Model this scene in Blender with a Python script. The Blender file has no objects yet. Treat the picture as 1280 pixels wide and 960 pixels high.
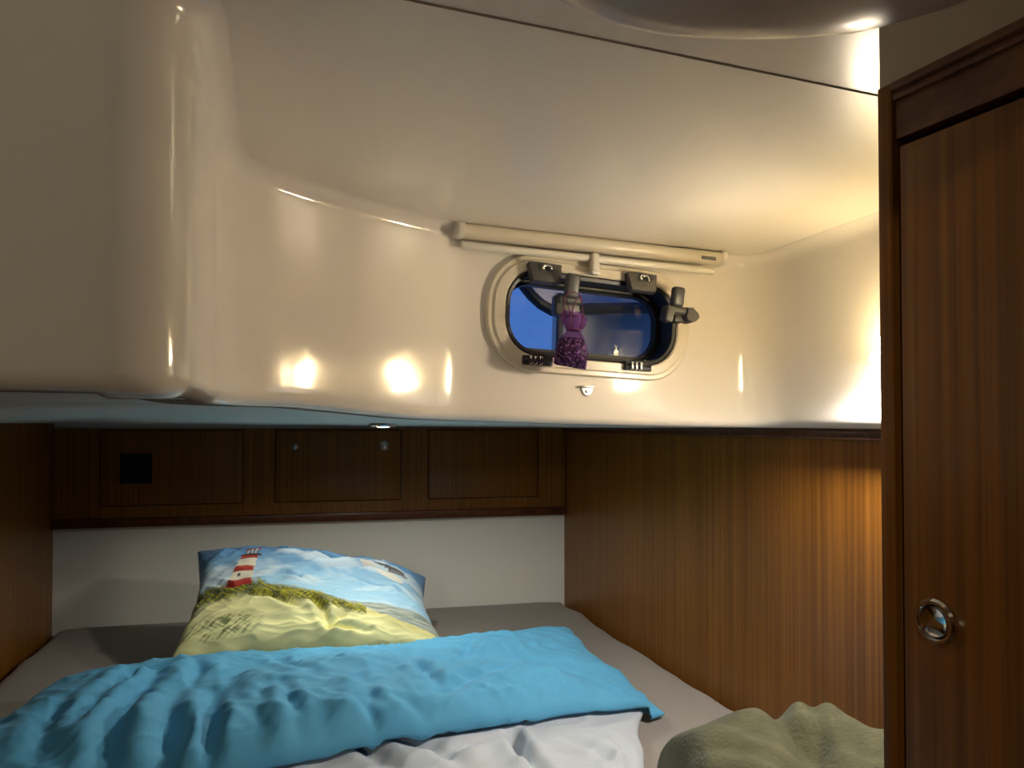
import bpy, bmesh, math, random
from mathutils import Vector, Matrix, noise, geometry
random.seed(7)
S = bpy.context.scene
C = S.collection

# ---------------------------------------------------------------- camera, world, exposure
F = 960.0                                    # focal length in pixels of the 1280 x 960 frame
PITCH = math.radians(1.1)
SHIFT = 50 - F * math.tan(PITCH)
cam_d = bpy.data.cameras.new('camera')
cam_d.sensor_width = 36.0
cam_d.lens = 36.0 * F / 1280
cam_d.shift_y = SHIFT / 1280
cam_d.clip_start = 0.01
cam = bpy.data.objects.new('camera', cam_d)
cam.rotation_euler = (math.pi / 2 + PITCH, 0, 0)
C.objects.link(cam)
S.camera = cam

w = bpy.data.worlds.new('dusk')
S.world = w
w.use_nodes = True
bg = w.node_tree.nodes['Background']
bg.inputs[0].default_value = (0.075, 0.20, 0.58, 1)
bg.inputs[1].default_value = 0.95

S.view_settings.view_transform = 'Standard'
S.view_settings.look = 'None'
S.view_settings.exposure = 0.0
S.view_settings.gamma = 1.0
S.view_settings.use_curve_mapping = False

LAMP_SPOT = 11.0       # reading lamp, light out of the mouth of the shade (watts)
WALL_FILL = 3.6       # added spot outside the reading lamp's shade, brightens the window wall
DOWNLIGHT = 6.8       # downlight under the moulding (watts)
FILL_LAMP = 3.8      # added fill lamp, unseen on the gangway wall behind the camera

# ---------------------------------------------------------------- rays through the photograph
def ray(u, v):
    x = (u - 640) / F
    z = (480 - v + SHIFT) / F
    return Vector((x, math.cos(PITCH) - z * math.sin(PITCH), math.sin(PITCH) + z * math.cos(PITCH)))
def hit(u, v, P, n):
    r = ray(u, v)
    return r * (P.dot(n) / r.dot(n))
def at_z(u, v, z):
    r = ray(u, v)
    return r * (z / r.z)
def at_y(u, v, y):
    r = ray(u, v)
    return r * (y / r.y)

# ---------------------------------------------------------------- object helpers
ORG = {}
def finish(name, bm, mat, parent=None, smooth=False, origin=None):
    me = bpy.data.meshes.new(name)
    if parent is not None:
        o0 = ORG[parent.name]
    else:
        o0 = Vector((0, 0, 0))
        if origin is not None:
            o0 = Vector(origin)
        elif len(bm.verts):
            xs = [v.co.x for v in bm.verts]; ys = [v.co.y for v in bm.verts]; zs = [v.co.z for v in bm.verts]
            o0 = Vector(((min(xs) + max(xs)) / 2, (min(ys) + max(ys)) / 2, min(zs)))
    for v in bm.verts:
        v.co -= o0
    bm.normal_update()
    bm.to_mesh(me)
    bm.free()
    if smooth:
        for p in me.polygons:
            p.use_smooth = True
        if smooth == 'auto':
            me.set_sharp_from_angle(angle=math.radians(35))
    for m in (mat if isinstance(mat, (list, tuple)) else [mat]):
        me.materials.append(m)
    o = bpy.data.objects.new(name, me)
    C.objects.link(o)
    if parent is not None:
        o.parent = parent
    else:
        o.location = o0
    ORG[o.name] = o0
    return o
def thing(name, label, cat, loc, group=None):
    o = bpy.data.objects.new(name, None)
    o.empty_display_size = 0.02
    o.location = loc
    C.objects.link(o)
    ORG[o.name] = Vector(loc)
    return tag(o, label, cat, group)
def tag(o, label, cat, group=None):
    o['label'] = label
    o['category'] = cat
    if group:
        o['group'] = group
    return o
def struct(o):
    o['kind'] = 'structure'
    return o
def BM():
    return bmesh.new()

def box(bm, M, sx, sy, sz, bev=0.0, seg=2, taper=None):
    """box of size sx,sy,sz centred in frame M; taper scales the lower (-z) end in x and y"""
    t = bmesh.new()
    bmesh.ops.create_cube(t, size=1.0)
    for v in t.verts:
        v.co = Vector((v.co.x * sx, v.co.y * sy, v.co.z * sz))
        if taper and v.co.z < 0:
            v.co.x *= taper[0]; v.co.y *= taper[1]
    if bev > 0:
        bmesh.ops.bevel(t, geom=list(t.edges), offset=bev, segments=seg, profile=0.5, affect='EDGES')
    t.transform(M)
    join(bm, t)
def join(bm, t):
    me = bpy.data.meshes.new('t')
    t.to_mesh(me)
    t.free()
    bm.from_mesh(me)
    bpy.data.meshes.remove(me)
def frame(o, x, y, z):
    M = Matrix.Identity(4)
    for i, a in enumerate((x, y, z)):
        M[0][i], M[1][i], M[2][i] = a[0], a[1], a[2]
    M[0][3], M[1][3], M[2][3] = o[0], o[1], o[2]
    return M
def axis_frame(o, d):
    d = Vector(d).normalized()
    t = Vector((0, 0, 1)) if abs(d.z) < 0.9 else Vector((1, 0, 0))
    x = t.cross(d).normalized()
    return frame(o, x, d.cross(x), d)
def lathe(bm, M, prof, n=32, cap=True):
    """revolve (radius, height) pairs around the local z of M"""
    rings = []
    for r, h in prof:
        if r < 1e-6:
            rings.append([bm.verts.new(M @ Vector((0, 0, h)))])
        else:
            rings.append([bm.verts.new(M @ Vector((r * math.cos(2 * math.pi * k / n), r * math.sin(2 * math.pi * k / n), h))) for k in range(n)])
    for a, b in zip(rings, rings[1:]):
        for k in range(n):
            k2 = (k + 1) % n
            if len(a) == 1 and len(b) == 1:
                continue
            if len(a) == 1:
                bm.faces.new((a[0], b[k2], b[k]))
            elif len(b) == 1:
                bm.faces.new((a[k], a[k2], b[0]))
            else:
                bm.faces.new((a[k], a[k2], b[k2], b[k]))
def tube(bm, pts, r, n=8, cap=True):
    pts = [Vector(p) for p in pts]
    prev = None
    rings = []
    for i, p in enumerate(pts):
        d = (pts[min(i + 1, len(pts) - 1)] - pts[max(i - 1, 0)]).normalized()
        if prev is None:
            x = axis_frame(p, d).to_3x3().col[0]
        else:
            x = (prev - d * prev.dot(d)).normalized()
        prev = x
        y = d.cross(x)
        rr = r[i] if isinstance(r, (list, tuple)) else r
        rings.append([bm.verts.new(p + (x * math.cos(2 * math.pi * k / n) + y * math.sin(2 * math.pi * k / n)) * rr) for k in range(n)])
    for a, b in zip(rings, rings[1:]):
        for k in range(n):
            bm.faces.new((a[k], a[(k + 1) % n], b[(k + 1) % n], b[k]))
    if cap:
        bm.faces.new(rings[0][::-1]); bm.faces.new(rings[-1])
def loft(bm, loops, closed=True, fill0=False, fill1=False):
    vs = [[bm.verts.new(p) for p in L] for L in loops]
    for a, b in zip(vs, vs[1:]):
        n = len(a)
        for k in range(n if closed else n - 1):
            bm.faces.new((a[k], a[(k + 1) % n], b[(k + 1) % n], b[k]))
    if fill0:
        bm.faces.new(vs[0][::-1])
    if fill1:
        bm.faces.new(vs[-1])
    return vs
def rrect(wd, ht, r, n=8):
    out = []
    for cx, cz, a0 in ((1, 1, 0), (-1, 1, 90), (-1, -1, 180), (1, -1, 270)):
        for k in range(n + 1):
            a = math.radians(a0 + 90 * k / n)
            out.append((cx * (wd / 2 - r) + r * math.cos(a), cz * (ht / 2 - r) + r * math.sin(a)))
    return out
def prism(bm, poly, z0, z1):
    """vertical prism over a plan polygon"""
    a = [bm.verts.new((p[0], p[1], z0)) for p in poly]
    b = [bm.verts.new((p[0], p[1], z1)) for p in poly]
    n = len(poly)
    for k in range(n):
        bm.faces.new((a[k], a[(k + 1) % n], b[(k + 1) % n], b[k]))
    bm.faces.new(a[::-1]); bm.faces.new(b)
    bmesh.ops.recalc_face_normals(bm, faces=bm.faces)
def cdt_face(bm, pts2, edges, zs, faces=(), mode=1):
    vc, ed, fa, ov, oe, of = geometry.delaunay_2d_cdt([Vector(p) for p in pts2], edges, faces, mode, 1e-6)
    vs = []
    for i, c in enumerate(vc):
        z = zs[ov[i][0]] if ov[i] else 0.0
        vs.append(bm.verts.new((c.x, c.y, z)))
    for f in fa:
        try:
            bm.faces.new([vs[k] for k in f])
        except ValueError:
            pass

# ---------------------------------------------------------------- materials
def mat(name, col, rough=0.5, metal=0.0, spec=None, coat=0.0, sheen=0.0, trans=0.0, emit=None, estr=0.0, bump=None, var=None):
    m = bpy.data.materials.new(name)
    m.use_nodes = True
    nt = m.node_tree
    b = nt.nodes['Principled BSDF']
    b.inputs['Base Color'].default_value = (*col, 1)
    b.inputs['Roughness'].default_value = rough
    b.inputs['Metallic'].default_value = metal
    if spec is not None:
        b.inputs['Specular IOR Level'].default_value = spec
    b.inputs['Coat Weight'].default_value = coat
    b.inputs['Coat Roughness'].default_value = 0.05
    b.inputs['Sheen Weight'].default_value = sheen
    b.inputs['Transmission Weight'].default_value = trans
    if emit:
        b.inputs['Emission Color'].default_value = (*emit, 1)
        b.inputs['Emission Strength'].default_value = estr
    tc = nt.nodes.new('ShaderNodeTexCoord')
    if var:                                   # (scale, amount)
        n = nt.nodes.new('ShaderNodeTexNoise'); n.inputs['Scale'].default_value = var[0]; n.inputs['Detail'].default_value = 4
        nt.links.new(tc.outputs['Object'], n.inputs['Vector'])
        r = nt.nodes.new('ShaderNodeValToRGB')
        r.color_ramp.elements[0].position = 0.3; r.color_ramp.elements[1].position = 0.7
        r.color_ramp.elements[0].color = (*[c * (1 - var[1]) for c in col], 1)
        r.color_ramp.elements[1].color = (*[min(1, c * (1 + var[1])) for c in col], 1)
        nt.links.new(n.outputs['Fac'], r.inputs['Fac'])
        nt.links.new(r.outputs['Color'], b.inputs['Base Color'])
    if bump:                                  # (scale, strength, distance)
        n = nt.nodes.new('ShaderNodeTexNoise'); n.inputs['Scale'].default_value = bump[0]; n.inputs['Detail'].default_value = 3
        nt.links.new(tc.outputs['Object'], n.inputs['Vector'])
        bp = nt.nodes.new('ShaderNodeBump'); bp.inputs['Strength'].default_value = bump[1]; bp.inputs['Distance'].default_value = bump[2]
        nt.links.new(n.outputs['Fac'], bp.inputs['Height'])
        nt.links.new(bp.outputs['Normal'], b.inputs['Normal'])
    return m
def wood(name, c1, c2, rough=0.35, grain='z', coat=0.08, fine=1.0):
    m = bpy.data.materials.new(name)
    m.use_nodes = True
    nt = m.node_tree
    b = nt.nodes['Principled BSDF']
    b.inputs['Roughness'].default_value = rough
    b.inputs['Specular IOR Level'].default_value = 0.3
    b.inputs['Coat Weight'].default_value = coat
    b.inputs['Coat Roughness'].default_value = 0.25
    tc = nt.nodes.new('ShaderNodeTexCoord')
    geo = nt.nodes.new('ShaderNodeNewGeometry')
    mp = nt.nodes.new('ShaderNodeMapping')
    sc = {'z': (60 * fine, 60 * fine, 0.9), 'y': (60 * fine, 2.0, 60 * fine), 'x': (2.0, 60 * fine, 60 * fine)}[grain]
    mp.inputs['Scale'].default_value = sc
    nt.links.new(tc.outputs['Object'], mp.inputs['Vector'])
    n1 = nt.nodes.new('ShaderNodeTexNoise'); n1.inputs['Scale'].default_value = 1.6; n1.inputs['Detail'].default_value = 6; n1.inputs['Roughness'].default_value = 0.65
    nt.links.new(mp.outputs[0], n1.inputs['Vector'])
    n2 = nt.nodes.new('ShaderNodeTexNoise'); n2.inputs['Scale'].default_value = 0.22; n2.inputs['Detail'].default_value = 2
    nt.links.new(mp.outputs[0], n2.inputs['Vector'])
    r = nt.nodes.new('ShaderNodeValToRGB')
    r.color_ramp.elements[0].position = 0.36; r.color_ramp.elements[0].color = (*c1, 1)
    r.color_ramp.elements[1].position = 0.66; r.color_ramp.elements[1].color = (*c2, 1)
    nt.links.new(n1.outputs['Fac'], r.inputs['Fac'])
    mx = nt.nodes.new('ShaderNodeMixRGB'); mx.blend_type = 'MULTIPLY'; mx.inputs[0].default_value = 0.55
    r2 = nt.nodes.new('ShaderNodeValToRGB')
    r2.color_ramp.elements[0].position = 0.35; r2.color_ramp.elements[0].color = (0.78, 0.74, 0.70, 1)
    r2.color_ramp.elements[1].position = 0.65; r2.color_ramp.elements[1].color = (1, 1, 1, 1)
    nt.links.new(n2.outputs['Fac'], r2.inputs['Fac'])
    nt.links.new(r.outputs['Color'], mx.inputs[1]); nt.links.new(r2.outputs['Color'], mx.inputs[2])
    nt.links.new(mx.outputs[0], b.inputs['Base Color'])
    bp = nt.nodes.new('ShaderNodeBump'); bp.inputs['Strength'].default_value = 0.15; bp.inputs['Distance'].default_value = 0.001
    nt.links.new(n1.outputs['Fac'], bp.inputs['Height']); nt.links.new(bp.outputs['Normal'], b.inputs['Normal'])
    return m

GEL = mat('cream_gelcoat', (0.83, 0.775, 0.715), 0.07, spec=0.5, bump=(5.0, 0.12, 0.0015))
GEL_CEIL = mat('satin_ceiling_liner', (0.82, 0.765, 0.69), 0.32, spec=0.35, bump=(6.0, 0.1, 0.004))
UNDER = mat('grey_painted_underside', (0.82, 0.85, 0.81), 0.4, bump=(60, 0.1, 0.001))
VINYL = mat('off_white_vinyl', (0.84, 0.82, 0.78), 0.55, bump=(260, 0.12, 0.0006))
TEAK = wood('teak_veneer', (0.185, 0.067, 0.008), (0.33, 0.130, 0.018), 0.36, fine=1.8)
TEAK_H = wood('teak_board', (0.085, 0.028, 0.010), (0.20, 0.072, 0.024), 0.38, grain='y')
TEAK_X = wood('teak_trim', (0.07, 0.02, 0.008), (0.15, 0.05, 0.018), 0.35, grain='x')
BLACK = mat('black_rubber', (0.010, 0.010, 0.011), 0.45)
DARK = mat('black_gap', (0.004, 0.004, 0.004), 0.9)
GREYPL = mat('dark_grey_plastic', (0.075, 0.072, 0.068), 0.42, bump=(400, 0.15, 0.0004))
CREAMPL = mat('cream_plastic', (0.72, 0.65, 0.53), 0.28)
WHITEPL = mat('white_plastic', (0.80, 0.76, 0.68), 0.3)
CHROME = mat('polished_chrome', (0.78, 0.78, 0.78), 0.08, metal=1.0)
STEEL = mat('satin_steel', (0.70, 0.68, 0.64), 0.3, metal=1.0)
SHEET = mat('grey_brown_fitted_sheet', (0.31, 0.275, 0.25), 0.85, sheen=0.1, bump=(300, 0.15, 0.0005), var=(3, 0.06))
BLUE = mat('bright_blue_cotton', (0.095, 0.39, 0.66), 0.8, sheen=0.05, bump=(420, 0.12, 0.0004))
PALE = mat('pale_grey_cotton', (0.53, 0.57, 0.635), 0.8, sheen=0.1, bump=(420, 0.12, 0.0004))
OLIVE = mat('olive_fleece', (0.090, 0.088, 0.044), 0.95, sheen=0.08, bump=(170, 0.7, 0.003), var=(30, 0.22))
FLOORM = wood('teak_sole', (0.10, 0.05, 0.02), (0.22, 0.11, 0.05), 0.5, grain='y')

# ---------------------------------------------------------------- plan of the cabin
CEIL = 0.285
P3 = Vector((0.46, 1.34, 0))
TH = math.atan(0.43)
E1 = Vector((math.cos(TH), math.sin(TH), 0))
NB = Vector((math.sin(TH), -math.cos(TH), 0))
UP = Vector((0, 0, 1))
BL = Vector((-1.208, 2.027, 0))             # back corners of the berth
BR = Vector((0.160, 2.356, 0))
EB = (BR - BL).normalized()
NBK = Vector((EB.y, -EB.x, 0))              # into the cabin
WR = Vector((0.296, -1.0, 0)).normalized()  # along both wooden side walls, towards the viewer
NR = Vector((WR.y, -WR.x, 0))               # right wall's normal into the cabin
def right_x(y):
    return BR.x + 0.296 * (BR.y - y)
def left_x(y):
    return BL.x + 0.30 * (BL.y - y)
def onB(u, v, d=0.0):
    return hit(u, v, P3 + NB * d, NB)
def onBack(u, v, d=0.0):
    return hit(u, v, BL + NBK * d, NBK)

# face path: right wall -> soft corner -> window wall (curving on the left) -> left return -> round corner -> left face
path = []
def add(x, y):
    path.append(Vector((x, y)))
RW = 0.040                                   # the moulding stands this far in front of the wooden wall
y = 0.50
while y < 1.25:
    add(right_x(y) - RW, y); y += 0.06
# soft corner
A0 = Vector((right_x(1.25) - RW, 1.25)); A2 = P3.xy - E1.xy * 0.105
Pc = P3.xy - E1.xy * RW
for k in range(0, 9):
    t = k / 8
    path.append(A0 * (1 - t) ** 2 + Pc * 2 * t * (1 - t) + A2 * t ** 2)
q = A2.copy()
end_flat = Vector((-0.055, 1.142 + 0.43 * -0.055))
for k in range(1, 15):
    path.append(A2.lerp(end_flat, k / 14))
cur = end_flat.copy()
ang = math.degrees(TH)
for ds, a in [(0.010, 27), (0.010, 31), (0.010, 35.5), (0.010, 40), (0.010, 43.5), (0.010, 46), (0.012, 47), (0.05, 47.2), (0.06, 47.5), (0.03, 48.5), (0.02, 50), (0.018, 51.5), (0.018, 53), (0.016, 55), (0.015, 57.5),
              (0.015, 58), (0.015, 59), (0.014, 62), (0.014, 66), (0.014, 70.5), (0.014, 75), (0.014, 80), (0.014, 86), (0.014, 92), (0.014, 98), (0.014, 103), (0.014, 106)]:
    a = math.radians(a)
    cur = cur + Vector((-math.cos(a), -math.sin(a))) * ds
    path.append(cur.copy())
hd = Vector((0.297, -0.955)).normalized()
while cur.y > 0.535:
    cur = cur + hd * 0.02
    path.append(cur.copy())
R1 = 0.058
cen = cur + Vector((hd.y, -hd.x)) * R1
r0 = cur - cen
for k in range(1, 15):
    a = -math.radians(85) * k / 14
    path.append(cen + Vector((r0.x * math.cos(a) - r0.y * math.sin(a), r0.x * math.sin(a) + r0.y * math.cos(a))))
cur = path[-1].copy()
hd2 = Vector((-0.92, -0.39)).normalized()
while cur.x > left_x(cur.y) - 0.01:
    cur = cur + hd2 * 0.03
    path.append(cur.copy())
# normals into the room (path runs clockwise seen from above: room is on the left-hand side of travel)
NP = []
for i, p in enumerate(path):
    d = (path[min(i + 1, len(path) - 1)] - path[max(i - 1, 0)]).normalized()
    NP.append(Vector((-d.y, d.x)))
def lip(i):
    p = path[i]
    xs = [(-0.6, 0.022), (-0.25, 0.020), (-0.13, 0.007), (0.10, -0.001), (0.35, -0.006), (0.8, -0.010)]
    for (xa, za), (xb, zb) in zip(xs, xs[1:]):
        if p.x <= xb:
            t = max(0, (p.x - xa) / (xb - xa))
            return za + (zb - za) * t
    return xs[-1][1]

# ---------------------------------------------------------------- window geometry frame
WC = P3 + E1 * -0.3645 + UP * 0.1625
TW = math.radians(-2.3)
WA = E1 * math.cos(TW) + UP * math.sin(TW)
WZ = UP * math.cos(TW) - E1 * math.sin(TW)
def W(a, z, d=0.0):
    return WC + WA * a + WZ * z + NB * d
def wl(u, v, d=0.0):
    p = onB(u, v, d) - WC
    return p.dot(WA), p.dot(WZ)
WFR = frame(WC, WA, WZ, NB)
def wframe(a, z, d):
    return frame(W(a, z, d), WA, WZ, NB)

# ---------------------------------------------------------------- structure: moulded liner with the window hole
bm = BM()
RL, RC, RIN = 0.014, 0.022, 0.05
rows = []
nface = 22
for i, p in enumerate(path):
    z0 = lip(i); n = NP[i]
    prof = [(-RIN, z0)]
    for k in range(6):
        a = math.radians(-90 + 90 * k / 5)
        prof.append((-RL + RL * math.cos(a), z0 + RL + RL * math.sin(a)))
    zb, zt = z0 + RL, CEIL - RC
    for k in range(1, nface):
        prof.append((0, zb + (zt - zb) * k / nface))
    for k in range(7):
        a = math.radians(180 - 90 * k / 6)
        prof.append((RC + RC * math.cos(a), CEIL - RC + RC * math.sin(a)))
    rows.append([bm.verts.new((p.x + n.x * d, p.y + n.y * d, z)) for d, z in prof])
for a, b in zip(rows, rows[1:]):
    for k in range(len(a) - 1):
        bm.faces.new((a[k], b[k], b[k + 1], a[k + 1]))
kill = []
for f in bm.faces:
    c = f.calc_center_median()
    if all(abs((v.co - WC).dot(WA)) < 0.185 and abs((v.co - WC).dot(WZ)) < 0.092 and abs((v.co - WC).dot(NB)) < 0.003 for v in f.verts):
        kill.append(f)
bmesh.ops.delete(bm, geom=kill, context='FACES')
bm.edges.ensure_lookup_table()
inner = [e for e in bm.edges if e.is_boundary and all(abs((v.co - WC).dot(WA)) < 0.19 and abs((v.co - WC).dot(WZ)) < 0.10 and abs((v.co - WC).dot(NB)) < 0.004 for v in e.verts)]
hole = [bm.verts.new(W(a, z)) for a, z in rrect(0.306, 0.136, 0.055, 8)]
he = [bm.edges.new((hole[k], hole[(k + 1) % len(hole)])) for k in range(len(hole))]
bmesh.ops.triangle_fill(bm, use_beauty=True, edges=inner + he)
bmesh.ops.recalc_face_normals(bm, faces=bm.faces)
liner = struct(finish('wall_front', bm, GEL, smooth=True, origin=(0, 1.1, 0)))

# ceiling over the alcove, out to the joint with the near panel
JA = at_z(507, 1, CEIL); JB = at_z(1098, 121, CEIL)
jd = (JB - JA).normalized()
edge = [Vector((p.x + NP[i].x * RC, p.y + NP[i].y * RC)) for i, p in enumerate(path)]
JL = JA - jd * 0.42; JR = JB + jd * 0.42
def beyond(p):
    return (p - JA.xy).dot(Vector((-jd.y, jd.x))) > 0.0
poly = [p for p in edge if beyond(p)]
poly = poly + [Vector((JL.x, JL.y)), Vector((JR.x, JR.y))]
# keep the polygon simple: clamp joint ends onto the liner ends
poly[-2] = JA.xy + jd.xy * ((poly[-3] - JA.xy).dot(jd.xy))
poly[-1] = JA.xy + jd.xy * ((poly[0] - JA.xy).dot(jd.xy))
bm = BM()
n = len(poly)
cdt_face(bm, poly, [(k, (k + 1) % n) for k in range(n)], [CEIL] * n)
struct(finish('ceiling', bm, GEL_CEIL, origin=(0, 1, CEIL)))

# near ceiling panel with its rounded bulge
bm = BM()
NX, NY = 90, 50
def near_z(p, t):
    z = CEIL + 0.0013
    dx = (p.x - 0.100) / 0.185; dy = (p.y - 0.25) / 0.16
    r = (abs(dx) ** 2.6 + abs(dy) ** 2.6) ** (1 / 2.6)
    b = 0.5 + 0.5 * math.cos(math.pi * min(1, max(0, (r - 0.35) / 0.85)))
    return z - 0.128 * b
grid = []
jn = Vector((-jd.y, jd.x, 0))
for i in range(NX + 1):
    col = []
    for j in range(NY + 1):
        base = JA + jd * (-0.75 + 2.2 * i / NX)
        t = j / NY
        p = base - jn * (0.0 + 0.56 * t)
        z = near_z(p, t)
        if j == 0: z = CEIL
        if j == NY: z = 0.80
        if j == 1:
            p = base - jn * 0.0006; z = CEIL + 0.0013
        col.append(bm.verts.new((p.x, p.y, z)))
    grid.append(col)
for i in range(NX):
    for j in range(NY):
        bm.faces.new((grid[i][j], grid[i + 1][j], grid[i + 1][j + 1], grid[i][j + 1]))
bmesh.ops.recalc_face_normals(bm, faces=bm.faces)
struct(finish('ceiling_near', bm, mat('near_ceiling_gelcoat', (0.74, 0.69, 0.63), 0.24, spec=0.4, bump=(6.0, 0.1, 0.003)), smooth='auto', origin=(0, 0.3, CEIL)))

# underside of the moulding above the berth
bm = BM()
inn = [Vector((p.x - NP[i].x * RIN, p.y - NP[i].y * RIN)) for i, p in enumerate(path)]
pts = []; zs = []
for i, p in enumerate(inn):
    if p.x < right_x(p.y) and p.x > left_x(p.y) - 0.03 and NP[i].y < 0.9 and not (path[i].x > 0.36 and path[i].y < 1.25):
        pts.append(p); zs.append(lip(i) + 0.0005)
TOPL, TOPR = 0.002, -0.012
pts += [Vector((left_x(pts[-1].y) - 0.01, pts[-1].y)), Vector((BL.x - 0.01, BL.y + 0.01)), Vector((BR.x + 0.01, BR.y + 0.01)), Vector((right_x(1.25), 1.25))]
zs += [0.02, TOPL, TOPR, -0.010]
n = len(pts)
cdt_face(bm, pts, [(k, (k + 1) % n) for k in range(n)], zs)
struct(finish('ceiling_berth', bm, UNDER, smooth=True, origin=(-0.5, 1.5, 0)))

# wooden side walls, white back wall, fascia
def wall_quad(name, a, b, z0, z1, nrm, m, th=0.012):
    bm = BM()
    o = [a, b, b - nrm * th, a - nrm * th]
    prism(bm, o, z0, z1)
    return struct(finish(name, bm, m))
wall_quad('wall_back', BL, BR, -0.70, 0.02, NBK, VINYL)
RN = Vector((right_x(0.45), 0.45, 0)); LN = Vector((left_x(-1.3), -1.3, 0))
wall_quad('wall_right', BR + WR * -0.01, RN, -1.2, -0.006, NR, TEAK)
LNRM = Vector((1.0, 0.30, 0)).normalized()
LN2 = Vector((left_x(0.24), 0.24, 0))
wall_quad('wall_left', BL, LN2, -1.2, 0.012, LNRM, TEAK)
bm = BM()
box(bm, frame(BR.lerp(RN, 0.5) + NR * 0.004 + UP * -0.0155, WR, NR, UP), (BR - RN).length, 0.008, 0.016, 0.002)
struct(finish('trim_1', bm, TEAK_X, smooth='auto'))
bm = BM()
zl = onBack(69, 655).z; zr = onBack(703, 637).z
box(bm, frame(BL.lerp(BR, 0.5) + NBK * 0.012 + UP * ((zl + zr) / 2), EB, NBK, UP), (BR - BL).length - 0.004, 0.030, 0.024, 0.003)
struct(finish('trim_2', bm, TEAK_X, smooth='auto'))
ZF0 = (zl + zr) / 2 + 0.012

# gangway around the viewer (closed room, out of view)
bm = BM(); prism(bm, [(-1.6, -1.4), (1.0, -1.4), (1.0, 2.6), (-1.6, 2.6)], -1.22, -1.2)
struct(finish('floor', bm, FLOORM))
bm = BM(); prism(bm, [(-0.95, -1.32), (1.0, -1.32), (1.0, -1.3), (-0.95, -1.3)], -1.2, 0.80)
struct(finish('wall_near', bm, TEAK))
bm = BM(); prism(bm, [(left_x(0.27), 0.27), (left_x(0.27) - 0.02, 0.27), (-0.97, -1.3), (-0.95, -1.3)], -1.2, 0.80)
struct(finish('wall_gangway_left', bm, TEAK))
bm = BM(); prism(bm, [(0.92, 0.60), (0.94, 0.60), (1.0, -1.3), (0.98, -1.3)], -1.2, 0.80)
struct(finish('wall_gangway_right', bm, TEAK))
bm = BM(); prism(bm, [(-1.0, -1.32), (1.02, -1.32), (1.02, 0.75), (-1.0, 0.75)], 0.78, 0.80)
struct(finish('ceiling_gangway', bm, GEL_CEIL))

# ---------------------------------------------------------------- window
bm = BM()
def wloops(specs, n=8):
    return [[W(a, z, d) for a, z in rrect(wd, ht, r, n)] for wd, ht, r, d in specs]
win = BM()
loft(win, wloops([(0.358, 0.178, 0.078, -0.001), (0.358, 0.178, 0.078, 0.005), (0.354, 0.174, 0.076, 0.008), (0.340, 0.162, 0.070, 0.008), (0.336, 0.158, 0.068, 0.011),
                  (0.306, 0.134, 0.055, 0.012), (0.302, 0.130, 0.053, 0.010), (0.301, 0.129, 0.053, -0.004)]))
window = struct(finish('window_1', win, CREAMPL, smooth='auto', origin=WC))
bm = BM()
loft(bm, wloops([(0.302, 0.130, 0.053, 0.0085), (0.297, 0.125, 0.051, 0.0105), (0.287, 0.115, 0.046, 0.009), (0.285, 0.113, 0.045, -0.030), (0.280, 0.108, 0.044, -0.031), (0.278, 0.106, 0.043, -0.028),
                 (0.270, 0.098, 0.039, -0.027), (0.268, 0.096, 0.038, -0.034), (0.268, 0.096, 0.038, -0.040), (0.310, 0.14, 0.05, -0.040), (0.310, 0.14, 0.05, -0.003)]))
finish('gasket', bm, BLACK, window, smooth='auto')
# tinted acrylic pane
PANE = bpy.data.materials.new('tinted_acrylic')
PANE.use_nodes = True
nt = PANE.node_tree
for nn in list(nt.nodes):
    if nn.type != 'OUTPUT_MATERIAL':
        nt.nodes.remove(nn)
out = nt.nodes['Material Output']
tr = nt.nodes.new('ShaderNodeBsdfTransparent'); tr.inputs[0].default_value = (0.80, 0.84, 0.90, 1)
gl = nt.nodes.new('ShaderNodeBsdfGlossy'); gl.inputs[0].default_value = (1, 1, 1, 1); gl.inputs['Roughness'].default_value = 0.02
fr = nt.nodes.new('ShaderNodeFresnel'); fr.inputs[0].default_value = 1.5
mx = nt.nodes.new('ShaderNodeMixShader')
nt.links.new(fr.outputs[0], mx.inputs[0]); nt.links.new(tr.outputs[0], mx.inputs[1]); nt.links.new(gl.outputs[0], mx.inputs[2])
nt.links.new(mx.outputs[0], out.inputs['Surface'])
bm = BM()
bm.faces.new([bm.verts.new(W(a, z, -0.033)) for a, z in rrect(0.272, 0.100, 0.04, 8)])
finish('pane', bm, PANE, window)

# catch plates on the upper edge
for u, v in ((681, 342), (802, 354)):
    a, z = wl(u, v, 0.02)
    bm = BM()
    box(bm, wframe(a, z, 0.019) @ Matrix.Rotation(math.radians(-12), 4, 'X'), 0.054, 0.030, 0.014, 0.002)
    for vv in bm.verts:
        p = vv.co - WC
        if p.dot(WZ) < z:
            vv.co -= WA * ((p.dot(WA) - a) * 0.16)
    pl = finish('catch_plate', bm, GREYPL, window, smooth='auto')
    bm = BM()
    M = wframe(a, z + 0.007, 0.0285) @ Matrix.Rotation(math.radians(-12), 4, 'X')
    pts = [(-0.007, -0.005), (-0.007, 0.0005), (-0.005, 0.003), (0.005, 0.003), (0.007, 0.0005), (0.007, -0.005)]
    tube(bm, [M @ Vector((x, yv, 0)) for x, yv in pts], 0.0022, 6)
    finish('catch_keeper', bm, CHROME, pl, smooth=True)
    bm = BM()
    for k in range(3):
        box(bm, wframe(a, z - 0.004 - k * 0.004, 0.0265) @ Matrix.Rotation(math.radians(-12), 4, 'X'), 0.040, 0.0012, 0.0016, 0.0004, 1)
    finish('grip_ridges', bm, GREYPL, pl)
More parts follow.
